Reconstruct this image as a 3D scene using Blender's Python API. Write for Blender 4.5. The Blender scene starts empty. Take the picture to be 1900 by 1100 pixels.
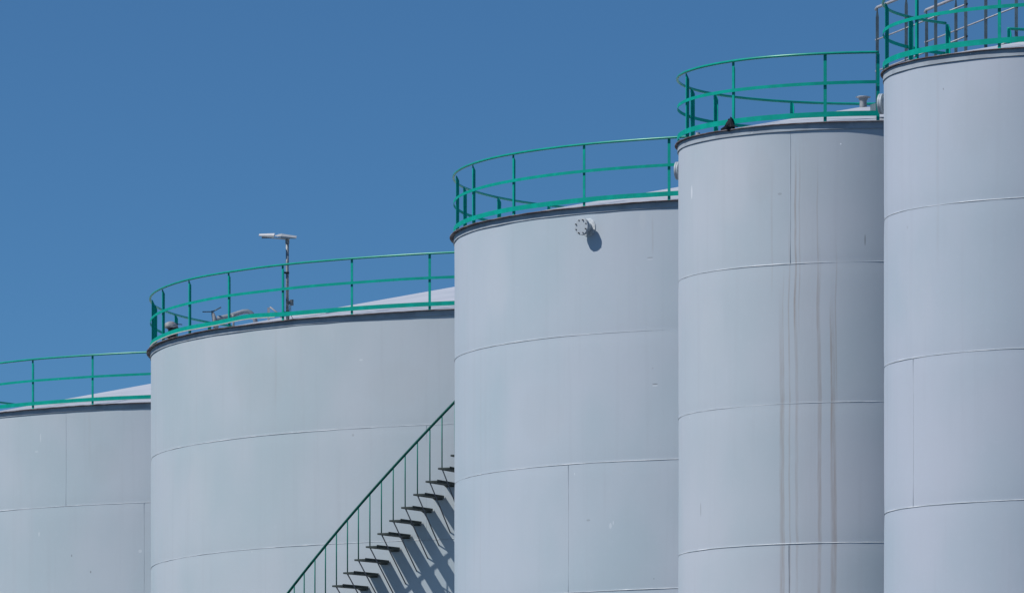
import bpy, math, random
from mathutils import Vector, Matrix, noise

# ------------------------------------------------------------------ camera
sc = bpy.context.scene
COL = sc.collection
R_ = math.radians
CAM_H = 1.7
cam_data = bpy.data.cameras.new("camera")
cam = bpy.data.objects.new("camera", cam_data)
COL.objects.link(cam)
cam.location = (0, 0, CAM_H)
cam.rotation_euler = (R_(90), 0, 0)
cam_data.sensor_width = 36
cam_data.lens = 14000 / 1900 * 36
cam_data.shift_y = (1945.1 - 550) / 1900
cam_data.clip_start = 0.5
cam_data.clip_end = 9000
sc.camera = cam

# ------------------------------------------------------------------ sky and sun
SUN_AZ, SUN_EL = 75.0, 48.0           # degrees left of the direction back to the camera, elevation
world = bpy.data.worlds.new("World")
sc.world = world
world.use_nodes = True
wn, wl = world.node_tree.nodes, world.node_tree.links
wn.clear()
w_out = wn.new("ShaderNodeOutputWorld")
w_bg = wn.new("ShaderNodeBackground")
w_bg.inputs["Strength"].default_value = 0.093
w_sky = wn.new("ShaderNodeTexSky")
w_sky.sky_type = 'NISHITA'
w_sky.sun_disc = False
w_sky.sun_elevation = R_(SUN_EL)
w_sky.sun_rotation = R_(180 + SUN_AZ)
w_sky.altitude = 0
w_sky.air_density = 1.0
w_sky.dust_density = 0.25
w_sky.ozone_density = 2.2
# the air is very clear: the pale band is squeezed down to the horizon
w_tc = wn.new("ShaderNodeTexCoord")
w_map = wn.new("ShaderNodeMapping")
w_map.vector_type = 'POINT'
w_map.inputs["Scale"].default_value = (1, 1, 2.5)
w_nrm = wn.new("ShaderNodeVectorMath"); w_nrm.operation = 'NORMALIZE'
wl.new(w_tc.outputs["Generated"], w_map.inputs["Vector"])
wl.new(w_map.outputs["Vector"], w_nrm.inputs[0])
wl.new(w_nrm.outputs[0], w_sky.inputs["Vector"])
w_tint = wn.new("ShaderNodeMix"); w_tint.data_type = 'RGBA'; w_tint.blend_type = 'MULTIPLY'
w_tint.inputs[0].default_value = 1.0
w_tint.inputs[7].default_value = (0.43, 0.765, 0.995, 1)
wl.new(w_sky.outputs[0], w_tint.inputs[6])
wl.new(w_tint.outputs[2], w_bg.inputs["Color"])
wl.new(w_bg.outputs[0], w_out.inputs["Surface"])

sun_data = bpy.data.lights.new("sun", 'SUN')
sun_data.energy = 3.95
sun_data.angle = R_(0.53)
sun_data.color = (1.0, 0.955, 0.90)
sun = bpy.data.objects.new("sun", sun_data)
COL.objects.link(sun)
to_sun = Vector((-math.sin(R_(SUN_AZ)) * math.cos(R_(SUN_EL)), -math.cos(R_(SUN_AZ)) * math.cos(R_(SUN_EL)), math.sin(R_(SUN_EL))))
sun.rotation_euler = to_sun.to_track_quat('Z', 'Y').to_euler()
sun.location = (-60, -30, 90)

sc.view_settings.view_transform = 'Standard'
sc.view_settings.look = 'None'
sc.view_settings.exposure = 0.0
sc.view_settings.gamma = 1.0

# ------------------------------------------------------------------ materials
def new_mat(name):
    m = bpy.data.materials.new(name)
    m.use_nodes = True
    nt = m.node_tree
    return m, nt, nt.nodes["Principled BSDF"]

def mathn(nt, op, a, b=None, clamp=False):
    n = nt.nodes.new("ShaderNodeMath"); n.operation = op; n.use_clamp = clamp
    for i, v in enumerate((a, b)):
        if v is None: continue
        if isinstance(v, (int, float)): n.inputs[i].default_value = v
        else: nt.links.new(v, n.inputs[i])
    return n.outputs[0]

def ramp(nt, val, lo, hi, a=0.0, b=1.0):
    n = nt.nodes.new("ShaderNodeMapRange"); n.interpolation_type = 'SMOOTHSTEP'
    nt.links.new(val, n.inputs[0])
    for i, v in enumerate((lo, hi, a, b)): n.inputs[i + 1].default_value = v
    return n.outputs[0]

def noise_tex(nt, vec, scale, detail=4, rough=0.55):
    n = nt.nodes.new("ShaderNodeTexNoise")
    n.inputs["Scale"].default_value = scale; n.inputs["Detail"].default_value = detail
    n.inputs["Roughness"].default_value = rough
    if vec is not None: nt.links.new(vec, n.inputs["Vector"])
    return n.outputs["Fac"]

def mapping(nt, vec, scale, loc=(0, 0, 0)):
    n = nt.nodes.new("ShaderNodeMapping"); n.inputs["Scale"].default_value = scale
    n.inputs["Location"].default_value = loc
    nt.links.new(vec, n.inputs["Vector"]); return n.outputs[0]

def mix(nt, fac, a, b):
    n = nt.nodes.new("ShaderNodeMix"); n.data_type = 'RGBA'
    ia, ib = n.inputs[6], n.inputs[7]
    if isinstance(fac, (int, float)): n.inputs[0].default_value = fac
    else: nt.links.new(fac, n.inputs[0])
    for s, v in ((ia, a), (ib, b)):
        if isinstance(v, tuple): s.default_value = (*v, 1)
        else: nt.links.new(v, s)
    return n.outputs[2]

PAINT_A = (0.490, 0.530, 0.575)
PAINT_B = (0.430, 0.500, 0.540)

def shell_material(name, seed, streaks=(), marks=(), tint=(1, 1, 1)):
    """light blue-grey tank paint. UV = (arc metres from the side facing the viewer, metres below the rim)"""
    m, nt, bs = new_mat(name)
    uvn = nt.nodes.new("ShaderNodeUVMap"); uvn.uv_map = "UVMap"
    uv = uvn.outputs[0]
    sep = nt.nodes.new("ShaderNodeSeparateXYZ"); nt.links.new(uv, sep.inputs[0])
    u, v = sep.outputs[0], sep.outputs[1]
    # weathering: broad patches, long vertical rain washes, fine grain
    broad = noise_tex(nt, mapping(nt, uv, (0.35, 0.22, 1), (seed, 0, 0)), 1.0, 3)
    wash = noise_tex(nt, mapping(nt, uv, (5.0, 0.16, 1), (seed * 3, 0, 0)), 1.0, 5, 0.6)
    fine = noise_tex(nt, mapping(nt, uv, (9, 9, 1), (seed * 5, 0, 0)), 1.0, 5, 0.6)
    c = mix(nt, ramp(nt, broad, 0.35, 0.68), PAINT_A, PAINT_B)
    c = mix(nt, ramp(nt, wash, 0.50, 0.80, 0, 0.30), c, (0.40, 0.43, 0.47))
    c = mix(nt, ramp(nt, fine, 0.52, 0.80, 0, 0.16), c, (0.55, 0.60, 0.65))
    # small scuffs and chips
    vor = nt.nodes.new("ShaderNodeTexVoronoi"); vor.inputs["Scale"].default_value = 1.0
    vor.inputs["Randomness"].default_value = 1.0
    nt.links.new(mapping(nt, uv, (1.5, 1.1, 1), (seed * 7, 0, 0)), vor.inputs["Vector"])
    chip = ramp(nt, vor.outputs["Distance"], 0.006, 0.02, 0.8, 0)
    chipsel = ramp(nt, noise_tex(nt, mapping(nt, uv, (0.7, 0.7, 1), (seed, 4, 0)), 1.0, 2), 0.5, 0.56)
    c = mix(nt, mathn(nt, 'MULTIPLY', chip, chipsel), c, (0.20, 0.22, 0.24))
    vor2 = nt.nodes.new("ShaderNodeTexVoronoi"); vor2.inputs["Scale"].default_value = 1.0
    nt.links.new(mapping(nt, uv, (2.4, 1.0, 1), (seed * 9, 3, 0)), vor2.inputs["Vector"])
    chip2 = ramp(nt, vor2.outputs["Distance"], 0.012, 0.03, 0.55, 0)
    chipsel2 = ramp(nt, noise_tex(nt, mapping(nt, uv, (0.5, 0.5, 1), (seed, 9, 0)), 1.0, 2), 0.54, 0.60)
    c = mix(nt, mathn(nt, 'MULTIPLY', chip2, chipsel2), c, (0.78, 0.80, 0.82))
    # run-off stains (the rust-brown runs on the fourth tank)
    wig = noise_tex(nt, mapping(nt, uv, (0.0, 0.55, 1), (seed, 0, 0)), 1.0, 3)
    wigm = mathn(nt, 'MULTIPLY', mathn(nt, 'SUBTRACT', wig, 0.5), 0.10)
    grain = noise_tex(nt, mapping(nt, uv, (26, 1.6, 1), (seed, 2, 0)), 1.0, 5, 0.7)
    for (u0, w, z0, z1, fade, st) in streaks:
        du = mathn(nt, 'ABSOLUTE', mathn(nt, 'SUBTRACT', mathn(nt, 'ADD', u, wigm), u0))
        a = ramp(nt, du, w * 0.2, w * 0.9, 1, 0)
        b = ramp(nt, v, z0 - fade, z0 + fade, 0, 1)
        d = ramp(nt, v, z1 - fade, z1 + fade, 1, 0)
        g = ramp(nt, grain, 0.25, 0.65, 0.30, 1)
        f = mathn(nt, 'MULTIPLY', mathn(nt, 'MULTIPLY', a, b), mathn(nt, 'MULTIPLY', d, mathn(nt, 'MULTIPLY', g, st)))
        c = mix(nt, f, c, (0.285, 0.22, 0.18))
    # single scratches, bare spots, paint touch-ups, and dents as painted shade and highlight: (arc, below rim, half width, half height, shade, strength)
    for (u0, v0, ru, rv, shade, st) in marks:
        a = mathn(nt, 'DIVIDE', mathn(nt, 'SUBTRACT', u, u0), ru)
        b = mathn(nt, 'DIVIDE', mathn(nt, 'SUBTRACT', v, v0), rv)
        r2 = mathn(nt, 'ADD', mathn(nt, 'ADD', mathn(nt, 'MULTIPLY', a, a), mathn(nt, 'MULTIPLY', b, b)), mathn(nt, 'MULTIPLY', mathn(nt, 'SUBTRACT', grain, 0.5), 1.6))
        c = mix(nt, ramp(nt, r2, 0.4, 1.1, st, 0), c, (shade, shade * 1.03, shade * 1.06))
    tn = nt.nodes.new("ShaderNodeMix"); tn.data_type = 'RGBA'; tn.blend_type = 'MULTIPLY'; tn.inputs[0].default_value = 1
    tn.inputs[7].default_value = (*tint, 1); nt.links.new(c, tn.inputs[6]); c = tn.outputs[2]
    nt.links.new(c, bs.inputs["Base Color"])
    rn = nt.nodes.new("ShaderNodeMapRange"); nt.links.new(wash, rn.inputs[0])
    rn.inputs[3].default_value = 0.42; rn.inputs[4].default_value = 0.60
    nt.links.new(rn.outputs[0], bs.inputs["Roughness"])
    bs.inputs["Specular IOR Level"].default_value = 0.35
    bump = nt.nodes.new("ShaderNodeBump"); bump.inputs["Strength"].default_value = 0.22
    bump.inputs["Distance"].default_value = 0.02
    hgt = mathn(nt, 'ADD', mathn(nt, 'MULTIPLY', broad, 1.2), mathn(nt, 'MULTIPLY', noise_tex(nt, mapping(nt, uv, (2.2, 2.0, 1), (seed, 5, 0)), 1.0, 3), 0.35))
    nt.links.new(hgt, bump.inputs["Height"]); nt.links.new(bump.outputs[0], bs.inputs["Normal"])
    return m

def plain_material(name, ca, cb, rough=0.5, metal=0.0, scale=12, lo=0.4, hi=0.65, spec=0.5, chips=None, chip_lo=0.66, chip_hi=0.72):
    m, nt, bs = new_mat(name)
    tc = nt.nodes.new("ShaderNodeTexCoord")
    n1 = noise_tex(nt, tc.outputs["Object"], scale, 5, 0.6)
    c = mix(nt, ramp(nt, n1, lo, hi), ca, cb)
    if chips:
        n2 = noise_tex(nt, tc.outputs["Object"], scale * 2.3, 3, 0.7)
        c = mix(nt, ramp(nt, n2, chip_lo, chip_hi), c, chips)
    nt.links.new(c, bs.inputs["Base Color"])
    bs.inputs["Roughness"].default_value = rough
    bs.inputs["Metallic"].default_value = metal
    bs.inputs["Specular IOR Level"].default_value = spec
    return m

M_GREEN = plain_material("green_rail_paint", (0.0, 0.30, 0.215), (0.003, 0.35, 0.25), 0.30, scale=6, spec=0.4, chips=(0.28, 0.52, 0.45), chip_lo=0.70, chip_hi=0.78)
M_GREEN_BAR = plain_material("green_bar_paint", (0.0, 0.305, 0.24), (0.0, 0.36, 0.285), 0.6, scale=5, spec=0.12, chips=(0.03, 0.42, 0.33), chip_lo=0.64, chip_hi=0.74)
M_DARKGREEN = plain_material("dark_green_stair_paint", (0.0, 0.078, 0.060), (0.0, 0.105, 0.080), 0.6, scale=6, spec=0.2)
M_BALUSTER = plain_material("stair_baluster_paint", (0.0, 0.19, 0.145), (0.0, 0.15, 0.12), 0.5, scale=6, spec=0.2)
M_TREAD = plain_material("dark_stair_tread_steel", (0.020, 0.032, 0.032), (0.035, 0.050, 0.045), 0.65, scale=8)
M_STRUT = plain_material("stair_strut_steel", (0.10, 0.11, 0.13), (0.14, 0.15, 0.17), 0.6, scale=8)
M_EDGE = plain_material("rusty_rim_edge", (0.13, 0.085, 0.085), (0.30, 0.27, 0.28), 0.8, scale=3, lo=0.42, hi=0.66)
M_BAND = plain_material("rim_band_paint", (0.37, 0.42, 0.47), (0.29, 0.33, 0.375), 0.6, scale=2.5, chips=(0.72, 0.74, 0.76), chip_lo=0.72, chip_hi=0.76)
M_ROOF = plain_material("roof_paint", (0.50, 0.53, 0.585), (0.44, 0.475, 0.53), 0.6, scale=0.9)
M_WELD = plain_material("weld_bead_paint", (0.42, 0.47, 0.51), (0.66, 0.69, 0.72), 0.4, scale=2.2, lo=0.42, hi=0.66)
M_LAP = plain_material("seam_lap_line", (0.29, 0.32, 0.355), (0.42, 0.465, 0.51), 0.7, scale=2.5, lo=0.38, hi=0.6)
M_VWELD = plain_material("vertical_weld_paint", (0.39, 0.43, 0.465), (0.45, 0.50, 0.535), 0.6, scale=2.0, lo=0.35, hi=0.6)
M_FLANGE = plain_material("nozzle_flange_paint", (0.425, 0.475, 0.515), (0.40, 0.445, 0.485), 0.5, scale=14)
M_PAD = plain_material("worn_nozzle_pad", (0.62, 0.66, 0.68), (0.45, 0.50, 0.54), 0.5, scale=25)
M_BOLT = plain_material("dark_bolt", (0.03, 0.035, 0.04), (0.06, 0.06, 0.06), 0.6, scale=30)
M_GALV = plain_material("galvanised_steel", (0.12, 0.175, 0.20), (0.09, 0.13, 0.155), 0.55, 0.1, scale=9)
M_GALVRAIL = plain_material("galvanised_tube", (0.43, 0.43, 0.45), (0.34, 0.345, 0.37), 0.5, 0.1, scale=14)
M_VENTGREY = plain_material("weathered_grey_casting", (0.30, 0.315, 0.33), (0.20, 0.215, 0.23), 0.6, scale=16)
M_BLACK = plain_material("black_valve_body", (0.012, 0.014, 0.018), (0.03, 0.03, 0.03), 0.45, scale=20)
M_PIPE = plain_material("grey_roof_pipe", (0.25, 0.28, 0.32), (0.20, 0.23, 0.27), 0.55, scale=8)
M_LAMP = plain_material("pale_lamp_housing", (0.78, 0.77, 0.74), (0.68, 0.67, 0.65), 0.4, scale=10)
M_LAMPDARK = plain_material("lamp_underside", (0.24, 0.26, 0.28), (0.32, 0.34, 0.36), 0.3, scale=20)
M_BAG = plain_material("black_cloth", (0.006, 0.008, 0.014), (0.014, 0.018, 0.030), 0.7, scale=18, spec=0.2)
M_RED = plain_material("red_valve_tag", (0.35, 0.03, 0.03), (0.25, 0.03, 0.03), 0.5)
M_GROUND = plain_material("asphalt_yard", (0.042, 0.045, 0.048), (0.062, 0.064, 0.066), 0.95, scale=0.6)
M_CONC = plain_material("tank_plinth_concrete", (0.32, 0.31, 0.29), (0.25, 0.245, 0.23), 0.9, scale=1.5)

# ------------------------------------------------------------------ mesh builder
class MB:
    def __init__(s): s.v = []; s.f = []; s.sm = []; s.mi = []; s.cur = 0
    def face(s, idx, smooth=False): s.f.append(idx); s.sm.append(smooth); s.mi.append(s.cur)
    def box(s, c, size, rot=None):
        b = len(s.v); hx, hy, hz = (k / 2 for k in size)
        for z in (-hz, hz):
            for x, y in ((-hx, -hy), (hx, -hy), (hx, hy), (-hx, hy)):
                p = Vector((x, y, z))
                if rot is not None: p = rot @ p
                s.v.append(p + Vector(c))
        for q in ((0, 3, 2, 1), (4, 5, 6, 7), (0, 1, 5, 4), (1, 2, 6, 5), (2, 3, 7, 6), (3, 0, 4, 7)):
            s.face([b + i for i in q])
    def prism(s, pts, axis_vec):
        """closed polygon pts (3D) extruded by axis_vec"""
        b = len(s.v); n = len(pts); a = Vector(axis_vec)
        pts = [Vector(p) for p in pts]
        s.v += pts + [p + a for p in pts]
        s.face([b + i for i in range(n)][::-1]); s.face([b + n + i for i in range(n)])
        for i in range(n):
            j = (i + 1) % n
            s.face([b + i, b + j, b + n + j, b + n + i])
    def tube(s, pts, r, n=10, caps=True, smooth=True):
        pts = [Vector(p) for p in pts]; b = len(s.v); up = None
        rs = r if isinstance(r, (list, tuple)) else [r] * len(pts)
        for i, p in enumerate(pts):
            t = (pts[min(i + 1, len(pts) - 1)] - pts[max(i - 1, 0)]).normalized()
            if up is None:
                up = Vector((0, 0, 1)) if abs(t.z) < 0.9 else Vector((1, 0, 0))
            e1 = t.cross(up).normalized(); e2 = e1.cross(t).normalized(); up = e2
            for k in range(n):
                a = 2 * math.pi * k / n
                s.v.append(p + rs[i] * (math.cos(a) * e1 + math.sin(a) * e2))
        for i in range(len(pts) - 1):
            for k in range(n):
                k2 = (k + 1) % n
                s.face([b + i * n + k, b + i * n + k2, b + (i + 1) * n + k2, b + (i + 1) * n + k], smooth)
        if caps:
            s.face([b + k for k in range(n)][::-1]); e = b + (len(pts) - 1) * n
            s.face([e + k for k in range(n)])
    def lathe(s, c, axis, prof, n=28):
        """prof: list of (distance along axis, radius), sharp between segments"""
        axis = Vector(axis).normalized(); c = Vector(c)
        e1 = axis.cross(Vector((0, 0, 1)) if abs(axis.z) < 0.9 else Vector((1, 0, 0))).normalized(); e2 = axis.cross(e1)
        for (d0, r0), (d1, r1) in zip(prof[:-1], prof[1:]):
            b = len(s.v)
            for d, r in ((d0, r0), (d1, r1)):
                for k in range(n):
                    a = 2 * math.pi * k / n
                    s.v.append(c + axis * d + r * (math.cos(a) * e1 + math.sin(a) * e2))
            for k in range(n):
                k2 = (k + 1) % n
                s.face([b + k, b + k2, b + n + k2, b + n + k], True)
    def sweep(s, prof, a0, a1, steps, cap=True, fr=None, fz=None):
        """ring bar: closed profile of (radius, z) swept about the tank axis, angles in degrees (0 = towards viewer)"""
        closed = abs(abs(a1 - a0) - 360) < 1e-6
        np_ = len(prof)
        for e in range(np_):
            (r0, z0), (r1, z1) = prof[e], prof[(e + 1) % np_]
            b = len(s.v)
            for i in range(steps + (0 if closed else 1)):
                a = a0 + (a1 - a0) * i / steps
                q = R_(a); dr = fr(a) if fr else 0; dz = fz(a) if fz else 0
                s.v.append(Vector(((r0 + dr) * math.sin(q), -(r0 + dr) * math.cos(q), z0 + dz)))
                s.v.append(Vector(((r1 + dr) * math.sin(q), -(r1 + dr) * math.cos(q), z1 + dz)))
            m = steps if closed else steps + 1
            for i in range(steps):
                j = (i + 1) % m
                s.face([b + 2 * i, b + 2 * i + 1, b + 2 * j + 1, b + 2 * j], True)
        if cap and not closed:
            for a in (a0, a1):
                b = len(s.v); q = R_(a); dr = fr(a) if fr else 0; dz = fz(a) if fz else 0
                for r, z in prof: s.v.append(Vector(((r + dr) * math.sin(q), -(r + dr) * math.cos(q), z + dz)))
                s.face(list(range(b, b + np_)))
    def build(s, name, mat, parent=None, label=None):
        me = bpy.data.meshes.new(name)
        me.from_pydata([tuple(p) for p in s.v], [], s.f)
        me.polygons.foreach_set("use_smooth", s.sm)
        mats = mat if isinstance(mat, (list, tuple)) else [mat]
        for m in mats: me.materials.append(m)
        if len(mats) > 1: me.polygons.foreach_set("material_index", s.mi)
        me.update()
        o = bpy.data.objects.new(name, me); COL.objects.link(o)
        if parent is not None: o.parent = parent
        if label: o["label"] = label
        return o

def empty(name, loc, label, cat, group=None):
    o = bpy.data.objects.new(name, None); COL.objects.link(o)
    o.location = loc; o.empty_display_size = 0.5
    o["label"] = label; o["category"] = cat
    if group: o["group"] = group
    return o

def pol(r, a, z):
    q = R_(a); return Vector((r * math.sin(q), -r * math.cos(q), z))

def fractal(a, seed, k):
    return noise.noise(Vector((math.cos(R_(a)) * k + seed, math.sin(R_(a)) * k, seed * 1.7)))

# ------------------------------------------------------------------ ground
g = MB()
S = 4000
g.v = [Vector((-S, -S, 0)), Vector((S, -S, 0)), Vector((S, S, 0)), Vector((-S, S, 0))]
g.face([0, 1, 2, 3])
gr = g.build("ground", M_GROUND); gr["kind"] = "structure"

# ------------------------------------------------------------------ storage tanks
COURSE_N = 7
def make_shell(T, parent):
    R, H, seed = T['R'], T['H'], T['seed']
    seams = T['seams']                      # metres below the rim
    zs = []
    edges = [0.0] + seams
    while edges[-1] + 2.255 < H - 0.4: edges.append(edges[-1] + 2.255)
    edges.append(H)
    for a, b in zip(edges[:-1], edges[1:]):
        n = 9
        zs += [a + (b - a) * (0.5 - 0.5 * math.cos(math.pi * i / n)) for i in range(n)]
    zs.append(H)
    vs = T['vseams']                        # per course: list of seam angles
    n_plates = T['plates']; plate = 360 / n_plates
    NA = 720
    verts = []; faces = []; uvs = []
    def prof(course, a):
        a0 = vs[course % len(vs)]
        s_ = abs(((a - a0 + plate / 2) % plate) - plate / 2)
        return -T['peak'] * math.exp(-R_(s_) * R / 0.55)
    for d in zs:
        ci = 0
        for k in range(len(edges) - 1):
            if d >= edges[k] - 1e-6: ci = k
        ea, eb = edges[ci], edges[min(ci + 1, len(edges) - 1)]
        t = (d - ea) / max(eb - ea, 1e-6)
        wgt = min(1, 4 * t, 4 * (1 - t)) if ci > 0 else min(1, 4 * (1 - t), 0.3 + 4 * t)
        wgt = wgt * wgt * (3 - 2 * wgt)
        for i in range(NA):
            a = -180 + 360 * i / NA
            r = R + prof(ci, a) * wgt
            r += 0.0045 * noise.noise(Vector((math.cos(R_(a)) * R * 0.45 + seed, math.sin(R_(a)) * R * 0.45, d * 0.5)))
            r += 0.0075 * noise.noise(Vector((math.cos(R_(a)) * R * 1.6 + seed * 2, math.sin(R_(a)) * R * 1.6, d * 1.3))) * math.exp(-d / 0.5)
            r += 0.0022 * noise.noise(Vector((math.cos(R_(a)) * R * 1.1 + seed * 4, math.sin(R_(a)) * R * 1.1, d * 1.1)))
            # slight pull-in at the girth welds
            for e in seams: r -= 0.006 * math.exp(-((d - e) / 0.09) ** 2)
            verts.append(tuple(pol(r, a, H - d)))
    nz = len(zs)
    for j in range(nz - 1):
        for i in range(NA):
            i2 = (i + 1) % NA
            faces.append((j * NA + i, (j + 1) * NA + i, (j + 1) * NA + i2, j * NA + i2))
            u0, u1 = R_(-180 + 360 * i / NA) * R, R_(-180 + 360 * (i + 1) / NA) * R
            uvs += [(u0, zs[j]), (u0, zs[j + 1]), (u1, zs[j + 1]), (u1, zs[j])]
    me = bpy.data.meshes.new("shell")
    me.from_pydata(verts, [], faces)
    me.polygons.foreach_set("use_smooth", [True] * len(faces))
    uvl = me.uv_layers.new(name="UVMap")
    flat = [c for uv in uvs for c in uv]
    uvl.data.foreach_set("uv", flat)
    me.materials.append(T['mat'])
    me.update()
    o = bpy.data.objects.new("shell", me); COL.objects.link(o); o.parent = parent
    # girth and vertical weld seams, as raised beads with the dark lap line below them
    w = MB()
    k = 0
    for d in edges[1:-1]:
        k += 1
        z = H - d; sd = seed + k * 3.1
        fr = lambda a, sd=sd: 0.0035 * fractal(a, sd, R * 1.6) + 0.002 * fractal(a, sd + 2, R * 6.0) - 0.0040
        fz = lambda a, sd=sd: 0.012 * fractal(a, sd + 5, R * 0.35) + 0.0025 * fractal(a, sd + 9, R * 4)
        w.cur = 0
        w.sweep([(R - 0.006, z + 0.0115), (R + 0.0048, z + 0.001), (R + 0.0048, z - 0.001), (R - 0.006, z - 0.0035)], -180, 180, 900, fr=fr, fz=fz)
        w.cur = 1
        w.sweep([(R - 0.01, z - 0.004), (R + 0.0022, z - 0.004), (R + 0.0022, z - 0.0075), (R - 0.01, z - 0.0075)], -180, 180, 900, fr=fr, fz=fz)
    for ci in range(len(edges) - 1):
        za, zb = H - edges[ci] - 0.01, H - edges[ci + 1] + 0.01
        for p in range(n_plates):
            a = vs[ci % len(vs)] + p * plate
            w.cur = 2
            nseg = 10
            for s_ in range(nseg):
                t0, t1 = s_ / nseg, (s_ + 1) / nseg
                def rad(t):
                    q = min(1, 4 * t, 4 * (1 - t)) if ci > 0 else min(1, 4 * (1 - t), 0.3 + 4 * t)
                    q = q * q * (3 - 2 * q)
                    return R - T['peak'] * q + 0.0005
                z0, z1 = za + (zb - za) * t0, za + (zb - za) * t1
                w.tube([pol(rad(t0), a, z0), pol(rad(t1), a, z1)], 0.0038, 6, caps=False)
    w.build("weld_seams", [M_WELD, M_LAP, M_VWELD], parent)
    return o

def post_mesh(R, a, zb, zt, side=1, w=0.052, t=0.008):
    """angle-iron post: one leg along the rail, one leg inward with its top corner cut off"""
    m = MB()
    q = R_(a)
    tau = Vector((math.cos(q), math.sin(q), 0)); n = Vector((math.sin(q), -math.cos(q), 0))
    c = pol(R - 0.030, a, 0)
    # tangential leg
    m.prism([c - tau * w / 2 + Vector((0, 0, zb)), c + tau * w / 2 + Vector((0, 0, zb)),
             c + tau * w / 2 + Vector((0, 0, zt)), c - tau * w / 2 + Vector((0, 0, zt))], -n * t)
    e = c + side * tau * (w / 2 - t)
    i0 = e - n * t; i1 = e - n * 0.060
    z = Vector((0, 0, 1))
    m.prism([i0 + z * zb, i1 + z * zb, i1 + z * (zt - 0.085), i0 - n * 0.012 + z * (zt - 0.002), i0 + z * (zt - 0.002)], side * tau * t)
    return m

def make_tank(T):
    X, D, R, H = T['X'], T['D'], T['R'], T['H']
    t = empty("storage_tank", (X, D, 0), T['label'], "storage tank", "row of round pale grey storage tanks")
    make_shell(T, t)
    ov = T['ov']; seed = T['seed']
    # stiffening ring under the rim
    b = MB()
    fz = lambda a: 0.007 * fractal(a, seed + 2, R * 0.8) + 0.005 * fractal(a, seed + 8, R * 5)
    b.sweep([(R - 0.03, H - 0.014), (R + 0.015, H - 0.014), (R + 0.015, H - 0.116), (R - 0.03, H - 0.118)], -180, 180, 720, fr=lambda a: 0.002 * fractal(a, seed + 1, R * 2))
    # toe of the angle: a slim lip at the lower edge
    b.sweep([(R + 0.012, H - 0.112), (R + 0.0185, H - 0.113), (R + 0.0185, H - 0.118), (R + 0.012, H - 0.120)], -180, 180, 720, fz=lambda a: 0.3 * fz(a))
    band = b.build("rim_band", M_BAND, t)
    # top plate that overhangs the shell
    p = MB()
    p.sweep([(R - 0.05, H + 0.002), (R + ov, H + 0.0), (R + ov, H - 0.010), (R - 0.05, H - 0.012)], -180, 180, 900,
            fr=lambda a: 0.004 * fractal(a, seed + 4, R * 1.1) + 0.0016 * fractal(a, seed + 6, R * 7), fz=fz)
    p.build("rim_plate", M_EDGE, t)
    # roof cone
    r = MB(); NR = 180; slope = T.get('slope', 0.205)
    rings = [(R + ov * 0.3, 0.004), (R - 0.25, 0.004 + 0.25 * slope), (R * 0.6, 0.004 + slope * R * 0.4), (0.45, 0.004 + slope * (R - 0.45)), (0.0001, 0.004 + slope * (R - 0.45) + 0.03)]
    for rr, zz in rings:
        for i in range(NR):
            a = 360 * i / NR
            r.v.append(pol(rr, a, H + zz + (0.006 * fractal(a, seed, R * 0.4) if 0.5 < rr < R - 0.3 else 0)))
    for j in range(len(rings) - 1):
        for i in range(NR):
            i2 = (i + 1) % NR
            r.face([j * NR + i, j * NR + i2, (j + 1) * NR + i2, (j + 1) * NR + i], True)
    roof = r.build("roof", M_ROOF, t)
    # concrete foundation
    f = MB()
    f.sweep([(R - 0.1, -0.05), (R + 0.35, -0.05), (R + 0.35, 0.25), (R + 0.30, 0.30), (R - 0.1, 0.30)], -180, 180, 180)
    f.build("foundation", M_CONC, t)
    # railing
    a0, a1 = T['rail_span']
    steps = int(abs(a1 - a0) * max(1.0, R / 5))
    rr = R + 0.015
    top = MB()
    wob = lambda a: 0.006 * fractal(a, seed + 12, R * 0.5)
    top.tube([pol(rr + 0.4 * wob(a0 + (a1 - a0) * i / steps), a0 + (a1 - a0) * i / steps, H + 1.10 + wob(a0 + (a1 - a0) * i / steps)) for i in range(steps + 1)], 0.0225, 10)
    rail = top.build("railing", M_GREEN, t)
    mid = MB()
    wob2 = lambda a: 0.007 * fractal(a, seed + 15, R * 0.6)
    mid.sweep([(rr - 0.004, H + 0.600), (rr + 0.004, H + 0.600), (rr + 0.004, H + 0.652), (rr - 0.004, H + 0.652)], a0, a1, steps, fz=wob2)
    mid.build("mid_rail", M_GREEN_BAR, rail)
    toe = MB()
    wob3 = T.get('toe_wob') or (lambda a: 0.005 * fractal(a, seed + 19, R * 0.7))
    toe.sweep([(rr - 0.004, H + 0.080), (rr + 0.004, H + 0.080), (rr + 0.004, H + 0.163), (rr - 0.004, H + 0.163)], a0, a1, steps, fz=wob3)
    toe.build("toe_board", M_GREEN_BAR, rail)
    for pa in T['posts']:
        side = -1
        m = post_mesh(rr, pa, H - 0.002, H + 1.085, side)
        m.build("post", M_GREEN_BAR, rail)
    return t, rail, roof

def fill_posts(vis, step, a0, a1):
    out = list(vis)
    a = max(vis) + step
    lim = min(vis) + 360 - step * 0.6
    while a < lim:
        if a1 is None or not (a0 < a < a1): out.append(a)
        a += step
    return out

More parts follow.
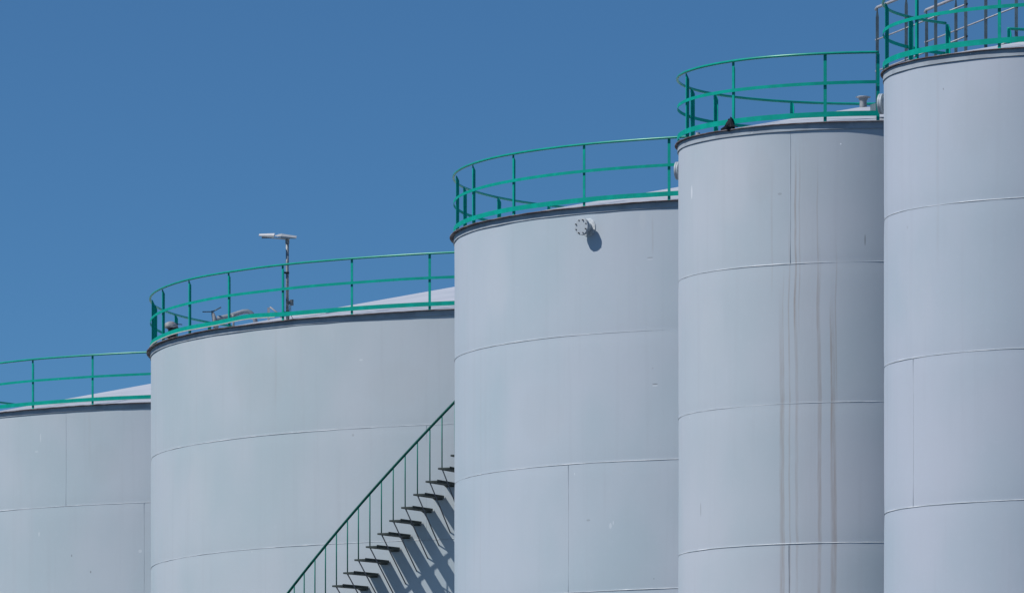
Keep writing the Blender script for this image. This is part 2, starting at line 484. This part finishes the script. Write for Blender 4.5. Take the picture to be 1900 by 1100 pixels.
tanks = {}
specs = {
 1: dict(X=-4.480, D=174.671, R=8.963, h=14.253, ov=0.090, seams=[2.203], peak=0.012, plates=4, vseams=[-37.28, -23.98, 10, -29, -12, -33, -20],
         posts=fill_posts([-43.92, -32.53], 11.4, 0, None), rail_span=(-180, 180), seed=1.3,
         label="lowest and farthest pale grey tank, cut off by the left edge of the photo"),
 2: dict(X=2.945, D=156.098, R=10.405, h=14.353, ov=0.092, seams=[2.224, 4.454], peak=0.010, plates=4, vseams=[-5.0, -26.31, -10, -40, -20, -33, -12],
         posts=fill_posts([-115.12, -104.95, -93.21, -87.25, -75.57, -65.37, -55.77, -45.98, -35.82, -25.96], 10.1, 0, None), rail_span=(-180, 180), seed=2.1,
         label="widest pale grey tank with a curved open-tread stair on its wall and a floodlight above"),
 3: dict(X=5.685, D=138.352, R=6.740, h=14.859, ov=0.088, seams=[2.258, 4.521, 6.787], peak=0.011, plates=3, vseams=[12.0, 22.0, -44.13, -60, -20, -33, -12],
         posts=fill_posts([-131.98, -117.75, -101.77, -86.0, -72.0, -57.38, -41.02, -25.85, -10.5], 15.6, 0, None), rail_span=(-180, 180), seed=3.7,
         label="middle pale grey tank with a bolted round nozzle casting a shadow below its rim"),
 4: dict(X=6.043, D=124.801, R=3.290, h=14.933, ov=0.062, seams=[2.258, 4.514, 6.779], peak=0.015, plates=2, vseams=[-28.11, 20.0, 70.0, -28.62, -20, -33, -12],
         posts=[-156.41, -126.22, -111.14, -76.38, -48.39, -17.67, -2.6, 31.0, 58.0, 87.0, 116.0, 146.0, 178.0], rail_span=(-183.0, -2.3), seed=4.2,
         label="narrow tank with brown rust runs down its wall and black cloth on its rail"),
 5: dict(X=9.010, D=115.428, R=3.316, h=14.911, ov=0.055, seams=[2.236, 4.482, 6.732], peak=0.010, plates=2, vseams=[20.0, 40, -63.05, 30, -20, -33, -12],
         posts=[-120.51, -137.75, -91.13, -61.95, -31.75, -2.0, 28.0, 58.0, 88.0, 118.0, 148.0, 178.0, 201.5], rail_span=(-137.9, 201.6), seed=5.9,
         label="nearest and highest tank, cut off by the right edge, a steel walkway behind its rail"),
}
def arc(t, a): return R_(a) * specs[t]['R']
# rust runs on tank 4: (arc position, half width, start, end, fade, strength)  metres below rim
st4 = [(arc(4, -30.9), 0.060, 3.4, 12, 1.2, 0.42), (arc(4, -30.2), 0.018, 2.6, 12, 0.6, 0.30), (arc(4, -28.4), 0.022, 1.9, 12, 0.6, 0.36),
       (arc(4, -26.5), 0.028, 0.7, 3.5, 0.5, 0.62), (arc(4, -26.2), 0.040, 3.0, 7.5, 0.8, 0.30), (arc(4, -25.2), 0.020, 0.6, 3.2, 0.5, 0.28),
       (arc(4, -19.4), 0.046, 2.4, 12, 0.9, 0.42), (arc(4, -18.9), 0.012, 3.8, 6.6, 0.5, 0.45), (arc(4, -19.8), 0.020, 0.8, 3.0, 0.5, 0.24),
       (arc(4, -15.4), 0.062, 3.2, 12, 0.8, 0.42), (arc(4, -15.9), 0.020, 3.2, 5.2, 0.5, 0.50), (arc(4, -14.7), 0.034, 5.2, 7.6, 0.6, 0.45), (arc(4, -14.4), 0.020, 2.2, 4.4, 0.6, 0.34),
       (arc(4, -34.0), 0.030, 0.9, 2.6, 0.5, 0.16), (arc(4, -22.5), 0.30, 0.0, 12, 1.2, 0.07)]
st1 = [(arc(1, -33), 0.06, 0.1, 1.2, 0.3, 0.08)]
st2 = [(arc(2, -47), 0.05, 0.2, 1.6, 0.4, 0.10), (arc(2, -63), 0.04, 0.2, 2.0, 0.4, 0.08)]
st3 = [(arc(3, -28.5), 0.03, 0.3, 0.9, 0.1, 0.15), (arc(3, -68), 0.05, 2.3, 7.0, 0.6, 0.08)]
st5 = [(arc(5, -85.2), 0.030, 0.15, 2.6, 0.2, 0.55), (arc(5, -52), 0.05, 0.3, 3.0, 0.5, 0.10), (arc(5, -83.2), 0.02, 0.15, 6.0, 0.4, 0.35)]
def mk(t, a, v, ru, rv, sh, st): return (arc(t, a), v, ru, rv, sh, st)
marks = {
 1: [mk(1, -42.2, 0.65, 0.02, 0.11, 0.72, 0.35), mk(1, -43.0, 0.95, 0.06, 0.03, 0.72, 0.25), mk(1, -42.5, 2.79, 0.025, 0.06, 0.74, 0.4), mk(1, -36.2, 3.31, 0.02, 0.03, 0.15, 0.6),
     mk(1, -32.8, 3.69, 0.02, 0.03, 0.15, 0.6), mk(1, -24.6, 3.27, 0.05, 0.04, 0.72, 0.4), mk(1, -30.5, 1.3, 0.5, 0.5, 0.40, 0.10)],
 2: [mk(2, -34.5, 0.89, 0.05, 0.02, 0.75, 0.35), mk(2, -35.6, 2.35, 0.03, 0.03, 0.2, 0.3), mk(2, -50, 1.2, 0.9, 0.6, 0.42, 0.12), mk(2, -62, 3.1, 0.7, 0.8, 0.58, 0.12), mk(2, -30, 1.4, 0.8, 0.5, 0.42, 0.12)],
 3: [mk(3, -28.9, 0.98, 0.07, 0.014, 0.22, 0.45), mk(3, -28.9, 1.01, 0.07, 0.012, 0.7, 0.4), mk(3, -28.5, 2.92, 0.02, 0.02, 0.3, 0.3), mk(3, -28.1, 3.20, 0.06, 0.012, 0.18, 0.7), mk(3, -28.1, 3.225, 0.06, 0.012, 0.75, 0.6),  # dents: shaded upper and lit lower edges painted as dark and pale marks
     mk(3, -35.9, 5.65, 0.035, 0.06, 0.75, 0.35), mk(3, -35.4, 5.60, 0.012, 0.04, 0.75, 0.45), mk(3, -40.1, 5.53, 0.05, 0.02, 0.2, 0.35), mk(3, -30.2, 0.30, 0.07, 0.22, 0.57, 0.22), mk(3, -62, 1.1, 0.5, 0.7, 0.58, 0.15), mk(3, -50, 3.6, 0.7, 0.6, 0.42, 0.10)],
 4: [mk(4, -6.2, 1.91, 0.010, 0.10, 0.12, 0.6), mk(4, -70.3, 0.90, 0.035, 0.12, 0.8, 0.55), mk(4, -13.1, 0.36, 0.014, 0.014, 0.9, 0.8), mk(4, -64.1, 6.12, 0.02, 0.13, 0.2, 0.35), mk(4, -31.5, 1.12, 0.04, 0.02, 0.2, 0.35),
     mk(4, -50, 1.0, 0.5, 0.6, 0.58, 0.10), mk(4, -58, 3.3, 0.4, 0.7, 0.60, 0.10), mk(4, -38, 0.8, 0.3, 0.5, 0.40, 0.12)],
 5: [mk(5, -49.9, 0.51, 0.012, 0.02, 0.15, 0.6), mk(5, -40, 1.0, 0.5, 0.6, 0.42, 0.10), mk(5, -60, 3.6, 0.4, 0.8, 0.58, 0.10), mk(5, -66, 2.50, 0.03, 0.03, 0.3, 0.3)],
}
tints = {1: (0.965, 0.99, 0.995), 2: (0.975, 0.995, 0.99), 3: (0.965, 0.995, 1.02), 4: (0.985, 0.985, 1.0), 5: (0.965, 0.97, 1.02)}
stk = {1: st1, 2: st2, 3: st3, 4: st4, 5: st5}

def toe2(a):
    # the toe board of the second tank has sprung upward between two of its posts
    b = 0.038 * math.exp(-((a + 51.5) / 4.5) ** 2) + 0.012 * math.exp(-((a + 66) / 6) ** 2)
    return b + 0.008 * fractal(a, 7.7, 7.0)
specs[2]['toe_wob'] = toe2

for k, T in specs.items():
    T['H'] = T['h'] + CAM_H
    T['mat'] = shell_material("tank_paint_%d" % k, T['seed'], stk[k], marks[k], tints[k])
    tanks[k] = make_tank(T)

# cream strip that hangs below the sprung toe board of the second tank
T2 = specs[2]; H2 = T2['H']; R2 = T2['R']
m = MB()
m.sweep([(R2 + 0.022, H2 + 0.062), (R2 + 0.034, H2 + 0.062), (R2 + 0.034, H2 + 0.078), (R2 + 0.022, H2 + 0.078)], -88, -47, 160, fz=toe2)
m.build("edge_strip", plain_material("bare_cream_strip", (0.50, 0.48, 0.45), (0.38, 0.36, 0.35), 0.7, scale=5), tanks[2][1])

# ------------------------------------------------------------------ shell nozzles
def nozzle(k, ang, below, reach=0.21, rf=0.148, bolts=True, label=None):
    T = specs[k]; R, H = T['R'], T['H']
    n = pol(1, ang, 0); c = pol(R - 0.03, ang, H - below)
    m = MB(); m.lathe(c, n, [(0, 0.088), (reach - 0.02, 0.088)], 28)
    o = m.build("nozzle", M_FLANGE, tanks[k][0], label)
    m = MB(); m.lathe(c, n, [(0.0, 0.158), (0.040, 0.158), (0.042, 0.150), (0.042, 0.085)], 36); m.build("reinforcing_pad", M_PAD, o)
    m = MB(); m.lathe(c, n, [(reach - 0.030, 0.085), (reach - 0.030, rf), (reach - 0.004, rf), (reach - 0.004, rf - 0.012), (reach + 0.002, rf - 0.012), (reach + 0.002, rf), (reach + 0.028, rf), (reach + 0.030, rf - 0.004), (reach + 0.030, 0.0001)], 40)
    m.build("blind_flange", M_FLANGE, o)
    if bolts:
        e1 = n.cross(Vector((0, 0, 1))).normalized(); e2 = n.cross(e1)
        for i in range(8):
            a = R_(22.5 + 45 * i)
            q = c + (rf - 0.028) * (math.cos(a) * e1 + math.sin(a) * e2)
            m = MB(); m.lathe(q, n, [(reach + 0.026, 0.0001), (reach + 0.026, 0.0135), (reach + (0.052 if i % 2 else 0.040), 0.0125), (reach + (0.052 if i % 2 else 0.040), 0.0001)], 6)
            m.build("bolt", M_BOLT, o)
    return o
nozzle(3, -40.0, 0.372)
nozzle(4, -109.0, 0.29, reach=0.20, rf=0.150, bolts=False)
nozzle(5, -111.0, 0.31, reach=0.24, rf=0.158, bolts=False)

# ------------------------------------------------------------------ roof fittings
def to_local(k, X, Y): return X - specs[k]['X'], Y - specs[k]['D']
def roof_z(k, x, y):
    T = specs[k]; return T['H'] + 0.205 * (T['R'] - math.hypot(x, y))

# tank 4: gooseneck-free vent stub with a flat cap near the top of the cone, a stub and a small rim lug
x, y = to_local(4, 5.79, 124.4); z = roof_z(4, x, y)
m = MB()
m.lathe((x, y, z - 0.06), (0, 0, 1), [(0, 0.10), (0.03, 0.10), (0.05, 0.060), (0.185, 0.058), (0.185, 0.075), (0.22, 0.075), (0.225, 0.0001)], 24)
vent = m.build("vent_pipe", M_VENTGREY, tanks[4][0])
m = MB()
m.lathe((x, y, z + 0.165), (0, 0, 1), [(-0.012, 0.0001), (-0.012, 0.098), (0.004, 0.108), (0.016, 0.098), (0.022, 0.0001)], 24)
m.box((x - 0.105, y, z + 0.168), (0.035, 0.03, 0.016)); m.box((x + 0.105, y, z + 0.168), (0.035, 0.03, 0.016))
m.build("vent_cap", M_VENTGREY, vent)
x, y = to_local(4, 5.42, 125.1); z = roof_z(4, x, y)
m = MB(); m.lathe((x, y, z - 0.03), (0, 0, 1), [(0, 0.025), (0.08, 0.025), (0.08, 0.034), (0.105, 0.034), (0.105, 0.0001)], 12)
m.build("roof_stub", M_VENTGREY, tanks[4][0])
m = MB(); m.lathe(pol(3.27, -66.5, specs[4]['H']), (0, 0, 1), [(0, 0.04), (0.05, 0.035), (0.055, 0.0001)], 12)
m.build("lifting_lug", M_VENTGREY, tanks[4][0])
# inward green gusset on the back railing of tank 4
T4 = specs[4]
c = pol(T4['R'] + 0.0, 178.0, T4['H'])
m = MB(); m.prism([c + Vector((-0.01, -0.03, 1.10)), c + Vector((0.10, -0.03, 1.22)), c + Vector((0.20, -0.03, 1.20)), c + Vector((0.20, -0.03, 1.06)), c + Vector((0.10, -0.03, 1.06))], (0, 0.02, 0))
m.build("rail_end_plate", M_GREEN_BAR, tanks[4][1])
# tank 5: small fittings seen just above the rim
x, y = to_local(5, 6.055, 115.0)
hz = specs[5]['H']
m = MB(); m.lathe((x, y, hz - 0.01), (0, 0, 1), [(0, 0.06), (0.09, 0.05), (0.10, 0.07), (0.13, 0.07), (0.15, 0.03), (0.16, 0.0001)], 14)
m.build("roof_stub", M_VENTGREY, tanks[5][0])

# tank 2: black relief valve, valve with spoke handle, bent roof pipe, small grab bracket
x, y = to_local(2, -6.97, 154.9); z = roof_z(2, x, y)
m = MB(); m.lathe((x, y, z - 0.02), (0, 0, 1), [(0, 0.085), (0.16, 0.085), (0.16, 0.155), (0.185, 0.155), (0.185, 0.08), (0.20, 0.085), (0.34, 0.090), (0.36, 0.12), (0.39, 0.12), (0.39, 0.0001)], 24)
rv = m.build("relief_valve", M_BLACK, tanks[2][0], "black pressure relief valve with a pale domed cap")
m = MB(); m.lathe((x - 0.035, y, z + 0.35), (0, 0, 1), [(0, 0.0001), (0, 0.135), (0.03, 0.15), (0.07, 0.14), (0.11, 0.10), (0.135, 0.04), (0.14, 0.0001)], 24)
m.build("valve_cap", M_VENTGREY, rv)
m = MB()
m.tube([(x + 0.02, y, z + 0.435), (x + 0.16, y, z + 0.425), (x + 0.20, y, z + 0.42)], 0.009, 8)
m.tube([(x + 0.06, y, z + 0.345), (x + 0.16, y, z + 0.340), (x + 0.17, y, z + 0.335), (x + 0.17, y, z + 0.265)], 0.013, 8)
m.build("valve_lever", M_BLACK, rv)
m = MB(); m.box((x - 0.0, y - 0.10, z + 0.435), (0.05, 0.02, 0.03)); m.build("valve_tag", M_RED, rv)

x, y = to_local(2, -5.975, 151.9); z = roof_z(2, x, y)
m = MB(); m.lathe((x + 0.01, y, z - 0.03), (0, 0, 1), [(0, 0.09), (0.04, 0.09), (0.04, 0.045), (0.10, 0.045)], 16)
m.tube([(x + 0.02, y, z + 0.04), (x - 0.01, y, z + 0.2), (x - 0.05, y, z + 0.34)], [0.055, 0.050, 0.030], 12)
hv = m.build("roof_valve", M_VENTGREY, tanks[2][0], "grey valve with a two-spoke handle")
m = MB()
hub = Vector((x - 0.055, y, z + 0.365))
m.tube([hub, hub + Vector((-0.20, -0.03, -0.005))], 0.011, 8)
m.tube([hub, hub + Vector((0.17, 0.05, 0.095))], 0.013, 8)
m.tube([hub, hub + Vector((-0.02, 0.16, 0.02))], 0.011, 8)
m.tube([hub - Vector((0, 0, 0.04)), hub + Vector((0, 0, 0.02))], 0.022, 10)
m.build("valve_handle", M_GALV, hv)
m = MB()
P = [(x + 0.04, y, z + 0.235), (x + 0.14, y, z + 0.245), (x + 0.30, y, z + 0.28), (x + 0.46, y, z + 0.335), (x + 0.56, y, z + 0.365), (x + 0.65, y, z + 0.37), (x + 0.71, y, z + 0.345), (x + 0.76, y, z + 0.29), (x + 0.80, y, z + 0.21), (x + 0.85, y, z - 0.0)]
m.tube(P, 0.048, 14)
rp = m.build("roof_pipe", M_PIPE, tanks[2][0], "bent grey pipe on the tank roof")
m = MB(); m.tube([(x + 0.37, y - 0.06, z - 0.06), (x + 0.37, y - 0.06, z + 0.26)], 0.02, 8); m.tube([(x + 0.37, y - 0.06, z + 0.24), (x + 0.37, y - 0.06, z + 0.30)], 0.034, 8)
m.build("pipe_support", M_VENTGREY, rp)
x, y = to_local(2, -4.87, 151.0); z = roof_z(2, x, y)
m = MB(); m.tube([(x, y, z - 0.02), (x, y, z + 0.24), (x + 0.03, y, z + 0.265), (x + 0.20, y + 0.05, z + 0.13), (x + 0.30, y + 0.08, z + 0.0)], 0.018, 8)
m.box((x, y - 0.01, z + 0.13), (0.05, 0.03, 0.24))
m.build("grab_bracket", M_GALVRAIL, tanks[2][0])

# ------------------------------------------------------------------ stair on tank 2
RT = R2 + 0.90
DA, DZ = 1.333, 0.2440
A_REF, Z_REF = -28.10, 10.239 + CAM_H       # one measured tread (outer far corner, level)
W_T = 0.25
n_lo, n_hi = -44, 14
rail_pts = []
path = []
for i in range(n_lo * 2, n_hi * 2 + 1):
    a = A_REF + DA * i / 2 + 0.40; z = Z_REF + DZ * i / 2
    if z < 0.6: continue
    path.append(pol(RT - 0.03, a, z + 1.02))
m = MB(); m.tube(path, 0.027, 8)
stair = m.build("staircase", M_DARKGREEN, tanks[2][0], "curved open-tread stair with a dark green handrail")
rng = random.Random(5)
def tread_mesh():
    """tread modelled round angle 0 at level 0; radial length from the wall to RT"""
    m = MB(); th = 0.034
    r0, r1 = R2 + 0.012, RT
    q0, q1 = 0.0, math.degrees(W_T / RT)
    m.prism([pol(r0, q0, -th), pol(r1, q0, -th), pol(r1, q1, -th), pol(r0, q1, -th)], (0, 0, th))
    # turned-up front lip and wall cleat
    m.prism([pol(r0, q1 - 0.04, 0.0), pol(r1 - 0.01, q1 - 0.04, 0.0), pol(r1 - 0.01, q1, 0.0), pol(r0, q1, 0.0)], (0, 0, 0.018))
    m.prism([pol(R2 + 0.0, q0 + 0.1, -0.065), pol(R2 + 0.09, q0 + 0.1, -0.036), pol(R2 + 0.09, q1 - 0.1, -0.036), pol(R2 + 0.0, q1 - 0.1, -0.065)], (0, 0, 0.002))
    return m
proto = None
for i in range(n_lo, n_hi + 1):
    a = A_REF + DA * i; z = Z_REF + DZ * i
    if z < 0.6: continue
    if proto is None:
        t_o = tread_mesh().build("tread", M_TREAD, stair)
        m = MB(); m.tube([pol(RT - 0.03, 0.40, -0.03), pol(RT - 0.03 + 0.002, 0.40, 0.5), pol(RT - 0.03, 0.40, 1.01)], 0.0125, 8)
        b_o = m.build("baluster", M_BALUSTER, stair)
        m = MB(); m.tube([pol(RT - 0.03, 0.40, -0.03), pol(R2 - 0.01, 0.62, -0.95)], 0.0125, 8)
        s_o = m.build("strut", M_STRUT, stair)
        proto = (t_o, b_o, s_o)
        cur = proto
    else:
        cur = tuple(o.copy() for o in proto)
        for o in cur: COL.objects.link(o); o.parent = stair
    for o in cur:
        o.location = (0, 0, z); o.rotation_euler = (0, 0, R_(a))
    cur[1].rotation_euler = (R_(rng.uniform(-0.25, 0.25)), R_(rng.uniform(-0.25, 0.25)), R_(a)) if False else (0, 0, R_(a + rng.uniform(-0.03, 0.03)))

# ------------------------------------------------------------------ floodlight on tank 2
fx, fy = -4.437, 149.02
fz0 = H2 + 0.03
lamp = empty("floodlight", (fx, fy, fz0), "galvanised lamp post with a flat pale head clamped inside the green railing", "lamp post")
m = MB(); m.tube([(0, 0, 0), (0, 0, 0.9), (0.0, 0, 1.52)], 0.031, 14)
pole = m.build("pole", plain_material("mottled_galvanised_pole", (0.36, 0.38, 0.39), (0.15, 0.18, 0.21), 0.5, 0.1, scale=14), lamp)
m = MB(); m.lathe((0, 0, 1.50), (0, 0, 1), [(0, 0.031), (0, 0.040), (0.13, 0.040), (0.13, 0.0001)], 16); m.build("collar", M_VENTGREY, pole)
# head: two thin modules on a spine, tipped slightly, running mostly left-right
m = MB()
tilt = Matrix.Rotation(R_(3.5), 3, 'Y') @ Matrix.Rotation(R_(15), 3, 'X')
def slab(m, x0, x1, y0, y1, z0, z1, taper=0.0):
    b = len(m.v)
    pts = [(x0, y0 + taper, z0 + 0.012), (x1, y0, z0), (x1, y1, z0), (x0, y1 - taper, z0 + 0.012), (x0, y0 + taper, z1 - 0.022), (x1, y0, z1), (x1, y1, z1), (x0, y1 - taper, z1 - 0.022)]
    m.v += [tilt @ Vector(p) + Vector((0, 0, 1.635)) for p in pts]
    for q in ((0, 3, 2, 1), (4, 5, 6, 7), (0, 1, 5, 4), (1, 2, 6, 5), (2, 3, 7, 6), (3, 0, 4, 7)): m.face([b + i for i in q])
slab(m, -0.56, -0.26, -0.15, 0.15, -0.010, 0.040, 0.05)
hd = m.build("lamp_head", M_LAMP, lamp)
m = MB(); slab(m, 0.18, -0.12, -0.15, 0.15, -0.012, 0.040, 0.03)
m.build("driver_housing", plain_material("driver_housing_paint", (0.42, 0.45, 0.47), (0.36, 0.39, 0.41), 0.5), hd)
m = MB(); slab(m, -0.262, -0.12, -0.05, 0.05, 0.0, 0.036); slab(m, -0.20, -0.115, -0.14, -0.10, 0.008, 0.044); slab(m, -0.20, -0.115, 0.10, 0.14, 0.008, 0.044)
slab(m, -0.38, 0.05, -0.035, 0.035, -0.050, -0.015)
m.build("lamp_bracket", M_LAMP, hd)
m = MB(); slab(m, -0.50, -0.29, -0.13, 0.13, -0.018, -0.013)
m.build("lens", M_LAMPDARK, hd)
m = MB(); m.box((-0.055, -0.04, 0.93), (0.10, 0.035, 0.035)); m.lathe((0, 0, 0.91), (0, 0, 1), [(0, 0.030), (0, 0.039), (0.04, 0.039), (0.04, 0.03)], 14)
m.box((-0.055, -0.04, 0.15), (0.10, 0.035, 0.035)); m.lathe((0, 0, 0.13), (0, 0, 1), [(0, 0.030), (0, 0.039), (0.04, 0.039), (0.04, 0.03)], 14)
m.build("clamp", M_BLACK, lamp)
m = MB(); m.box((0.085, -0.01, 0.345), (0.075, 0.06, 0.115)); m.box((0.045, 0, 0.345), (0.03, 0.05, 0.07))
m.build("junction_box", M_VENTGREY, lamp)
m = MB(); m.tube([(0.07, -0.01, 0.29), (0.068, -0.01, 0.20), (0.075, -0.015, 0.10), (0.10, -0.02, 0.04), (0.13, -0.02, 0.01)], 0.006, 6)
m.tube([(0.045, -0.01, 0.29), (0.05, -0.01, 0.24), (0.038, -0.01, 0.18), (0.036, -0.01, 0.02)], 0.006, 6)
m.build("cable", M_BLACK, lamp)

# ------------------------------------------------------------------ walkway bridge between tanks 4 and 5
A = Vector((6.31, 122.10, 0)); B = Vector((7.53, 118.60, 0))
d = (B - A).normalized(); nrm = Vector((d.y, -d.x, 0)); nrm = -nrm if nrm.x < 0 else nrm
zfl = 15.27 + CAM_H
br = empty("footbridge", (A.x, A.y, zfl), "galvanised walkway with tube railings bridging the two tallest tanks", "walkway")
L = (B - A).length
dl = d; hw = 0.43
m = MB()
def oriented_box(m, c, ex, ey, ez, axx, axy):
    z = Vector((0, 0, 1)); b = len(m.v)
    for sz in (-1, 1):
        for sx, sy in ((-1, -1), (1, -1), (1, 1), (-1, 1)):
            m.v.append(Vector(c) + axx * ex / 2 * sx + axy * ey / 2 * sy + z * ez / 2 * sz)
    for q in ((0, 3, 2, 1), (4, 5, 6, 7), (0, 1, 5, 4), (1, 2, 6, 5), (2, 3, 7, 6), (3, 0, 4, 7)): m.face([b + i for i in q])
oriented_box(m, dl * L / 2 + Vector((0, 0, -0.02)), L + 0.5, 2 * hw, 0.03, dl, nrm)
for k in range(12): oriented_box(m, dl * (L * (k + 0.5) / 12) + Vector((0, 0, 0.0)), 0.03, 2 * hw - 0.02, 0.012, dl, nrm)
m.build("deck", M_GALV, br)
for s in (-1, 1):
    m = MB(); oriented_box(m, dl * L / 2 + nrm * s * (hw + 0.012) + Vector((0, 0, -0.06)), L + 0.5, 0.02, 0.13, dl, nrm); m.build("stringer", M_GALV, br)
tops = 1.55
for s in (-1, 1):
    off = nrm * s * hw
    # top tube is continuous; it slopes very slightly up towards the nearer tank
    m = MB(); m.tube([off + dl * (-0.06) + Vector((0, 0, tops - 0.03)), off + dl * 0.0 + Vector((0, 0, tops)), off + dl * (L + 0.02) + Vector((0, 0, tops + 0.09)), off + dl * (L + 0.06) + Vector((0, 0, tops + 0.07))], 0.024, 12)
    hr = m.build("handrail", M_GALVRAIL, br)
    for zz in (1.03, 0.525):
        m = MB(); m.tube([off + dl * (-0.02) + nrm * s * -0.0 + Vector((0, 0, zz)), off + dl * (L + 0.03) + Vector((0, 0, zz + 0.085))], 0.0125, 10)
        e = off + dl * (-0.03) + Vector((0, 0, zz))
        m.lathe(e - Vector((0, 0.0, 0)), -dl, [(-0.02, 0.0125), (-0.02, 0.022), (0.012, 0.022), (0.018, 0.0001)], 10)
        m.build("mid_rail", M_GALVRAIL, hr)
        m = MB(); m.lathe(off + dl * (L + 0.03) + Vector((0, 0, zz + 0.085)), dl, [(0, 0.0001), (0, 0.017), (0.02, 0.017), (0.02, 0.0001)], 10)
        m.build("end_cap", M_BOLT, hr)
    for k in range(4):
        q = L * k / 3
        zt = tops + 0.09 * k / 3 - 0.02
        c = off + dl * q
        m = MB()
        # flat-sided posts pinched to a point under the handrail
        for (z0, z1, wx0, wx1) in ((-0.12, zt - 0.14, 0.050, 0.050), (zt - 0.14, zt - 0.05, 0.050, 0.024), (zt - 0.05, zt, 0.024, 0.020)):
            b = len(m.v)
            for z, w in ((z0, wx0), (z1, wx1)):
                for sx, sy in ((-1, -1), (1, -1), (1, 1), (-1, 1)):
                    m.v.append(c + Vector((sx * w / 2, sy * 0.02, z)))
            for f in ((0, 3, 2, 1), (4, 5, 6, 7), (0, 1, 5, 4), (1, 2, 6, 5), (2, 3, 7, 6), (3, 0, 4, 7)): m.face([b + i for i in f])
        m.build("post", M_GALV, br)

# ------------------------------------------------------------------ black cloth snagged on the rail of tank 4
a_c = -48.9
c0 = pol(specs[4]['R'] + 0.045, a_c, specs[4]['H'] + 0.085) + Vector((specs[4]['X'], specs[4]['D'], 0))
q = R_(a_c); tau = Vector((math.cos(q), math.sin(q), 0)); nn = Vector((math.sin(q), -math.cos(q), 0))
m = MB()
NU, NV = 26, 14
for i in range(NU + 1):
    s = i / NU * 2 - 1                       # along the rim
    env = math.exp(-(s / 0.42) ** 2)
    top = 0.135 * math.exp(-((s - 0.12) / 0.34) ** 4) * (1 - 0.35 * math.exp(-((s + 0.02) / 0.07) ** 2)) + 0.010
    bot = -0.070 * math.exp(-((s + 0.05) / 0.42) ** 2) - 0.012 - 0.02 * max(0, -s)
    thick = 0.055 * env + 0.008
    shift = -0.035 * (abs(s) ** 1.5)
    for j in range(NV):
        an = 2 * math.pi * j / NV
        u_ = math.cos(an); v_ = math.sin(an)
        zz = (top if v_ > 0 else -bot) * v_
        nz = noise.noise(Vector((s * 3.1, u_ * 1.7, v_ * 1.9))) * 0.035 * (env + 0.15)
        p = c0 + tau * (s * 0.20) + nn * (thick * u_ * 0.8 + nz) + Vector((0, 0, zz + shift + nz * 0.8 - 0.03))
        m.v.append(p)
for i in range(NU):
    for j in range(NV):
        j2 = (j + 1) % NV
        m.face([i * NV + j, i * NV + j2, (i + 1) * NV + j2, (i + 1) * NV + j], (i + j) % 3 != 0)
m.face(list(range(NV))[::-1]); m.face([NU * NV + j for j in range(NV)])
cl = m.build("cloth", M_BAG)
cl["label"] = "crumpled black cloth snagged on the green toe board beside a railing post"
cl["category"] = "cloth"
